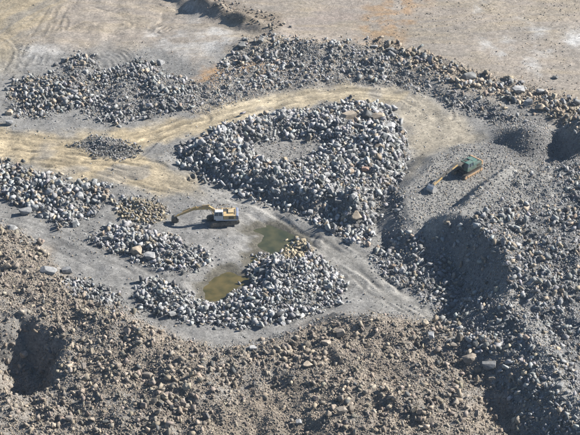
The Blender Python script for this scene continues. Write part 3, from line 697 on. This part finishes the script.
# ------------------------------------------------------------------ excavators
def new_empty(name, loc, rz):
    o = bpy.data.objects.new(name, None); COL.objects.link(o); o.location = loc; o.rotation_euler = (0, 0, rz); o.empty_display_size = .5
    return o
class MBld:
    def __init__(s): s.bm = bmesh.new()
    def box(s, x0, x1, y0, y1, z0, z1, taper=(1, 1), shift=0.0):
        mx, my = (x0+x1)/2, (y0+y1)/2; hx, hy = (x1-x0)/2, (y1-y0)/2
        vs = []
        for z, tx, ty, sh in ((z0, 1, 1, 0), (z1, taper[0], taper[1], shift)):
            for a, b in ((-1, -1), (1, -1), (1, 1), (-1, 1)): vs.append(s.bm.verts.new((mx+sh+a*hx*tx, my+b*hy*ty, z)))
        for f in ((0, 3, 2, 1), (4, 5, 6, 7), (0, 1, 5, 4), (1, 2, 6, 5), (2, 3, 7, 6), (3, 0, 4, 7)): s.bm.faces.new([vs[i] for i in f])
        return s
    def prism(s, outline, y0, y1):                  # outline in x,z
        a = [s.bm.verts.new((p[0], y0, p[1])) for p in outline]; b = [s.bm.verts.new((p[0], y1, p[1])) for p in outline]
        n = len(outline); s.bm.faces.new(a); s.bm.faces.new(b[::-1])
        for i in range(n): s.bm.faces.new((a[i], b[i], b[(i+1) % n], a[(i+1) % n]))
        return s
    def tube(s, p, q, r, n=10):
        p = Vector(p); q = Vector(q); d = q-p; M_ = d.to_track_quat('Z', 'Y').to_matrix()
        a = []; b = []
        for i in range(n):
            o = M_@Vector((r*math.cos(2*math.pi*i/n), r*math.sin(2*math.pi*i/n), 0)); a.append(s.bm.verts.new(p+o)); b.append(s.bm.verts.new(q+o))
        for i in range(n): s.bm.faces.new((a[i], a[(i+1) % n], b[(i+1) % n], b[i]))
        s.bm.faces.new(a[::-1]); s.bm.faces.new(b); return s
    def disc(s, c, r, w_, n=16): return s.tube((c[0], c[1]-w_/2, c[2]), (c[0], c[1]+w_/2, c[2]), r, n)
    def build(s, name, mat, parent, bevel=.0):
        if bevel: bmesh.ops.bevel(s.bm, geom=[e for e in s.bm.edges if len(e.link_faces) == 2 and e.calc_face_angle(0) > .6], offset=bevel, segments=2, affect='EDGES', clamp_overlap=True)
        bmesh.ops.recalc_face_normals(s.bm, faces=s.bm.faces[:])
        me = bpy.data.meshes.new(name); s.bm.to_mesh(me); s.bm.free(); me.materials.append(mat)
        o = bpy.data.objects.new(name, me); COL.objects.link(o); o.parent = parent; return o
def beam(pts, th, y0, y1, m):                     # tapered arm following points in x,z
    up, dn = [], []
    for i, (p, t) in enumerate(zip(pts, th)):
        a = pts[max(0, i-1)]; b = pts[min(len(pts)-1, i+1)]; dx, dz = b[0]-a[0], b[1]-a[1]; L = math.hypot(dx, dz); nx_, nz_ = -dz/L, dx/L
        up.append((p[0]+nx_*t/2, p[1]+nz_*t/2)); dn.append((p[0]-nx_*t/2, p[1]-nz_*t/2))
    m.prism(up+dn[::-1], y0, y1)
MSTEEL = paint('dark_steel', (.035, .033, .03), .55, .4, .5, 3); MTRK = paint('track_rubber_steel', (.05, .042, .034), .75, .3, .85, 2.5)
MGLASS = paint('cab_glass', (.05, .075, .10), .08, 0, .25, 1.0); MCHR = paint('cylinder_chrome', (.55, .55, .55), .25, .9, .2)

def excavator(name, loc, yaw, und, C_, J, label, bscale=1.0):
    root = new_empty(name, loc, yaw); root.scale = (.9, .9, .9); TH = J.get('th', 1.0); tag(root, label, 'excavator', 'tracked excavators working in the quarry')
    cu, su = math.cos(und), math.sin(und)
    # undercarriage pieces are built straight then turned by und
    def turn(o): o.rotation_euler = (0, 0, und); return o
    m = MBld(); m.box(-1.3, 1.3, -.9, .9, .45, .85); m.tube((0, 0, .8), (0, 0, 1.12), .75, 20)
    turn(m.build('undercarriage', MSTEEL, root, .03))
    for sy in (-1, 1):
        y0 = sy*1.25
        out = []
        L, R, zc = 2.15, .42, .45
        for i in range(9): a = math.pi/2-math.pi*i/8; out.append((L+R*math.cos(a), zc+R*math.sin(a)))
        for i in range(9): a = -math.pi/2-math.pi*i/8; out.append((-L+R*math.cos(a), zc+R*math.sin(a)))
        m = MBld(); m.prism(out, y0-.3, y0+.3)
        # grouser bars around the loop
        per = [Vector((p[0], 0, p[1])) for p in out]; n = len(per)
        for i in range(n):
            a, b = per[i], per[(i+1) % n]; k = max(1, int((b-a).length/.2))
            for q in range(k):
                c = a.lerp(b, (q+.5)/k); d = (b-a).normalized(); nn = Vector((-d.z, 0, d.x))
                if nn.dot(c-Vector((0, 0, zc))) < 0: nn = -nn
                vs = []
                for yy in (y0-.31, y0+.31):
                    for e, f in ((-.03, -.01), (.03, -.01), (.03, .06), (-.03, .06)):
                        w_ = c+d*e+nn*f; vs.append(m.bm.verts.new((w_.x, yy, w_.z)))
                for f in ((0, 1, 2, 3), (7, 6, 5, 4), (0, 4, 5, 1), (1, 5, 6, 2), (2, 6, 7, 3), (3, 7, 4, 0)): m.bm.faces.new([vs[t] for t in f])
        tr = turn(m.build('track', MTRK, root))
        m = MBld(); m.box(-1.7, 1.7, y0-.27 if sy > 0 else y0-.36, y0+.36 if sy > 0 else y0+.27, .36, .64)
        for xx in (-2.15, 2.15): m.disc((xx, y0, .45), .30, .70)
        for xx in (-1.3, -.8, -.3, .2, .7, 1.2): m.disc((xx, y0, .20), .13, .68)
        m.build('track_frame', C_['frame'], tr, .02)
    # revolving upper body
    m = MBld()
    m.box(-2.55, 1.25, -1.4, 1.4, 1.12, 1.32)
    m.build('turntable_deck', C_['dark'], root, .03)
    m = MBld(); m.box(-2.3, -.08, -1.38, 1.38, 1.325, 2.05, (.96, .97)); m.box(-.05, .2, -1.38, .42, 1.325, 2.03); m.box(.2, 1.15, -1.38, -.5, 1.325, 1.85, (.95, .95)); m.build('engine_house', C_['body'], root, .06)
    m = MBld(); m.box(-1.9, -.9, -1.0, .6, 2.04, 2.26, (.92, .9)); m.build('engine_cover', C_['hood'], root, .05)
    m = MBld(); m.box(-.75, -.15, -1.1, -.1, 2.052, 2.10); m.box(-2.15, -1.95, -.9, .9, 2.052, 2.09); m.build('vent', MSTEEL, root)
    m = MBld()
    for k_ in range(5): m.box(-1.9, -1.0, 1.375, 1.40, 1.42+k_*.1, 1.47+k_*.1)
    m.build('side_grille', MSTEEL, root)
    for yy in (-.16, .16):
        m = MBld(); hp = [(J['foot'][0]-.3, J['foot'][1]+.2), (J['foot'][0]+.3, J['foot'][1]+.75), (J['knee'][0]-.3, J['knee'][1]+.38), (J['knee'][0]+.8, J['knee'][1]+.40), (J['elbow'][0]-.4, J['elbow'][1]+.42)]
        for a_, b_ in zip(hp, hp[1:]): m.tube((a_[0], yy, a_[1]), (b_[0], yy, b_[1]), .03, 6)
        m.build('hose', MSTEEL, root)
    m = MBld()
    out = [(-2.303, 1.15), (-2.65, 1.2), (-2.75, 1.45), (-2.7, 1.95), (-2.58, 2.1), (-2.303, 2.1)]
    m.prism(out, -1.38, 1.38); m.build('counterweight', C_['cw'], root, .07)
    m = MBld(); m.tube((-1.6, -.85, 2.3), (-1.6, -.85, 2.75), .07); m.build('exhaust_pipe', MSTEEL, root)
    m = MBld()
    for yy in (-1.3,):
        for a, b in (((.3, yy, 1.9), (.3, yy, 2.6)), ((.3, yy, 2.6), (-.9, yy, 2.75)), ((-.9, yy, 2.75), (-.9, yy, 2.1)), ((1.05, yy, 1.85), (1.05, yy, 2.35)), ((1.05, yy, 2.35), (.3, yy, 2.6))): m.tube(a, b, .025, 6)
    m.build('handrail', C_['body'], root)
    # cab on the operator's left
    m = MBld(); m.box(-.05, 1.55, .45, 1.38, 1.325, 2.05); cab = m.build('cab', C_['cab'], root, .03)
    m = MBld(); m.box(-.02, 1.53, .49, 1.34, 2.05, 2.76, (.86, .93), -.07); m.build('window', MGLASS, cab)
    m = MBld(); m.box(-.04, 1.36, .47, 1.36, 2.765, 2.86, (.95, .95)); m.build('roof', C_['roof'], cab, .03)
    for (xa, xb) in ((-.04, .06), (.75, .72), (1.55, 1.36)):
        for ya, yb in ((.47, .50), (1.36, 1.33)): m = MBld(); m.tube((xa, ya, 2.05), (xb, yb, 2.78), .045, 6); m.build('pillar', C_['cab'], cab)
    # boom, stick, bucket
    foot, knee, elbow, tip = J['foot'], J['knee'], J['elbow'], J['tip']
    m = MBld(); mid1 = ((foot[0]*.5+knee[0]*.5)-.1, foot[1]*.5+knee[1]*.5+.12); mid2 = ((knee[0]+elbow[0])/2, (knee[1]+elbow[1])/2+.05)
    beam([foot, mid1, knee, mid2, elbow], [t_*TH for t_ in (.42, .62, .74, .58, .36)], -.25, .25, m); m.disc((foot[0], 0, foot[1]), .2, .7); m.disc((elbow[0], 0, elbow[1]), .17, .6)
    boom = m.build('boom', C_['boom'], root, .03)
    m = MBld(); back = (elbow[0]-(tip[0]-elbow[0])*.2, elbow[1]-(tip[1]-elbow[1])*.2+.15)
    beam([back, elbow, ((elbow[0]+tip[0])/2, (elbow[1]+tip[1])/2), tip], [t_*TH for t_ in (.25, .55, .42, .26)], -.18, .18, m); m.disc((tip[0], 0, tip[1]), .13, .5)
    stick = m.build('stick', C_['boom'], root, .025)
    for st in C_.get('stripes', ()):
        (a, b, th, par) = st; A = Vector((J[a][0], J[a][1])); B = Vector((J[b][0], J[b][1])); p1 = A.lerp(B, th[0]); p2 = A.lerp(B, th[1])
        m = MBld(); beam([tuple(p1), tuple(p2)], [.30, .30], -.285, .285, m); m.build('paint_stripe', C_['stripe'], stick if par == 's' else boom)
    for sy in (-.42, .42):
        q = Vector((foot[0]+.55, sy, foot[1]-.45)); e = Vector((knee[0]-.15, sy, knee[1]-.1)); h = q.lerp(e, .58)
        m = MBld(); m.tube(q, h, .10); c1 = m.build('boom_cylinder', C_['boom'], root); m = MBld(); m.tube(h, e, .055); m.build('piston_rod', MCHR, c1)
    q = Vector((knee[0]-.1, 0, knee[1]+.5)); e = Vector((back[0], 0, back[1]+.1)); h = q.lerp(e, .6)
    m = MBld(); m.tube(q, h, .10); c1 = m.build('stick_cylinder', C_['boom'], root); m = MBld(); m.tube(h, e, .055); m.build('piston_rod', MCHR, c1)
    sdx, sdz = tip[0]-elbow[0], tip[1]-elbow[1]; sL = math.hypot(sdx, sdz); nx1, nz1 = -sdz/sL, sdx/sL
    if nz1 < 0: nx1, nz1 = -nx1, -nz1
    q = Vector((elbow[0]+sdx*.08+nx1*.4, 0, elbow[1]+sdz*.08+nz1*.4)); e = Vector((elbow[0]+sdx*.82+nx1*.38, 0, elbow[1]+sdz*.82+nz1*.38)); h = q.lerp(e, .6)
    m = MBld(); m.tube(q, h, .085); c1 = m.build('bucket_cylinder', C_['boom'], root); m = MBld(); m.tube(h, e, .05); m.tube(e+Vector((0, .12, 0)), (tip[0], .12, tip[1]), .05); m.tube(e-Vector((0, .12, 0)), (tip[0], -.12, tip[1]), .05); m.build('piston_rod', MCHR, c1)
    # bucket: curved shell with side plates and teeth; local frame rotated by J['curl']
    cr = J['curl']; k = bscale
    def B(p): x_, z_ = p[0]*k, p[1]*k; return (tip[0]+x_*math.cos(cr)-z_*math.sin(cr), tip[1]+x_*math.sin(cr)+z_*math.cos(cr))
    shell = [(-.15, .05), (.25, .12), (.62, -.02), (.85, -.35), (.84, -.75), (.60, -1.05), (.20, -1.18), (-.25, -1.15)]
    m = MBld(); W_ = .62*k
    for i in range(len(shell)-1):
        p1, p2 = shell[i], shell[i+1]; dx, dz = p2[0]-p1[0], p2[1]-p1[1]; L = math.hypot(dx, dz); nx2, nz2 = dz/L*.05, -dx/L*.05
        m.prism([B(p1), B(p2), B((p2[0]-nx2, p2[1]-nz2)), B((p1[0]-nx2, p1[1]-nz2))], -W_, W_)
    for sy in (-1, 1):
        m.prism([B(p) for p in shell], sy*W_-.025 if sy > 0 else -W_-.025, sy*W_+.025 if sy > 0 else -W_+.025)
    bk = m.build('bucket', C_['bucket'], root)
    for t in range(5):
        y_ = -W_+.1*k+t*(2*W_-.2*k)/4; m = MBld(); m.prism([B((-.2, -1.20)), B((-.2, -1.09)), B((-.48, -1.10)), B((-.48, -1.14))], y_-.05*k, y_+.05*k); m.build('tooth', MSTEEL, bk)
    return root

YEL = paint('yellow_paint', (.48, .32, .11), .6, 0, .8); YEL2 = paint('sunburnt_yellow_paint', (.44, .33, .17), .65, 0, .85); WHT = paint('white_cab_paint', (.52, .54, .56), .5, 0, .5); BLU = paint('blue_counterweight_paint', (.10, .14, .24), .5, 0, .6); PBL = paint('pale_blue_deck_paint', (.42, .47, .56), .5, 0, .4)
ORG = paint('orange_paint', (.42, .25, .12), .6, 0, .75); GRN = paint('green_paint', (.018, .075, .062), .5, 0, .5); GRN2 = paint('pale_green_paint', (.035, .12, .10), .5, 0, .5)
BOOMD = paint('dusty_black_paint', (.05, .05, .048), .6, 0, .6, 2); BKT = paint('worn_bucket_steel', (.42, .42, .42), .45, .3, .3)
excavator('excavator', (EX1[0], EX1[1], EX1[2]+.02), math.radians(182), math.radians(14),
    dict(frame=MTRK, dark=PBL, body=YEL, hood=YEL2, cw=BLU, cab=WHT, roof=WHT, boom=YEL, bucket=MSTEEL),
    dict(foot=(.75, 1.6), knee=(2.4, 3.05), elbow=(5.2, 2.75), tip=(8.4, 1.25), th=.8, curl=math.radians(-20)),
    'yellow excavator with white cab and blue counterweight, low boom reaching left', .85)
excavator('excavator', (EX2[0], EX2[1], EX2[2]+.02), math.radians(225), math.radians(1),
    dict(frame=ORG, dark=MSTEEL, body=GRN, hood=GRN2, cw=ORG, cab=GRN, roof=GRN2, boom=BOOMD, bucket=BKT, stripe=YEL, stripes=(('knee', 'elbow', (.05, .55), 'b'), ('elbow', 'tip', (.35, .9), 's'))),
    dict(foot=(.75, 1.75), knee=(2.9, 3.0), elbow=(5.8, 2.4), tip=(9.6, 1.35), th=.85, curl=math.radians(-35)),
    'green excavator with orange track frames and black arm on the raised gravel pad', 1.1)
print('rocks', len(P), 'gravel', n)

# ------------------------------------------------------------------ thin dusty air
HD = 0.00008
bm = bmesh.new(); bmesh.ops.create_cube(bm, size=1.0)
me = bpy.data.meshes.new('haze'); bm.to_mesh(me); bm.free()
hz = bpy.data.objects.new('haze', me); COL.objects.link(hz)
zb, zt = float(Z.min())-1.0, CAM[2]+10
hz.scale = (13000, 13000, zt-zb); hz.location = (0, 0, (zt+zb)/2)
m, t, p = node_mat('haze_air'); t.nodes.remove(p)
pv = t.nodes.new('ShaderNodeVolumePrincipled'); pv.inputs['Color'].default_value = (.60, .78, 1.0, 1); pv.inputs['Density'].default_value = HD; pv.inputs['Anisotropy'].default_value = .2
t.links.new(pv.outputs[0], t.nodes['Material Output'].inputs['Volume']); me.materials.append(m)
tag(hz, 'thin pale blue dusty air over the whole quarry', 'haze', kind='stuff')
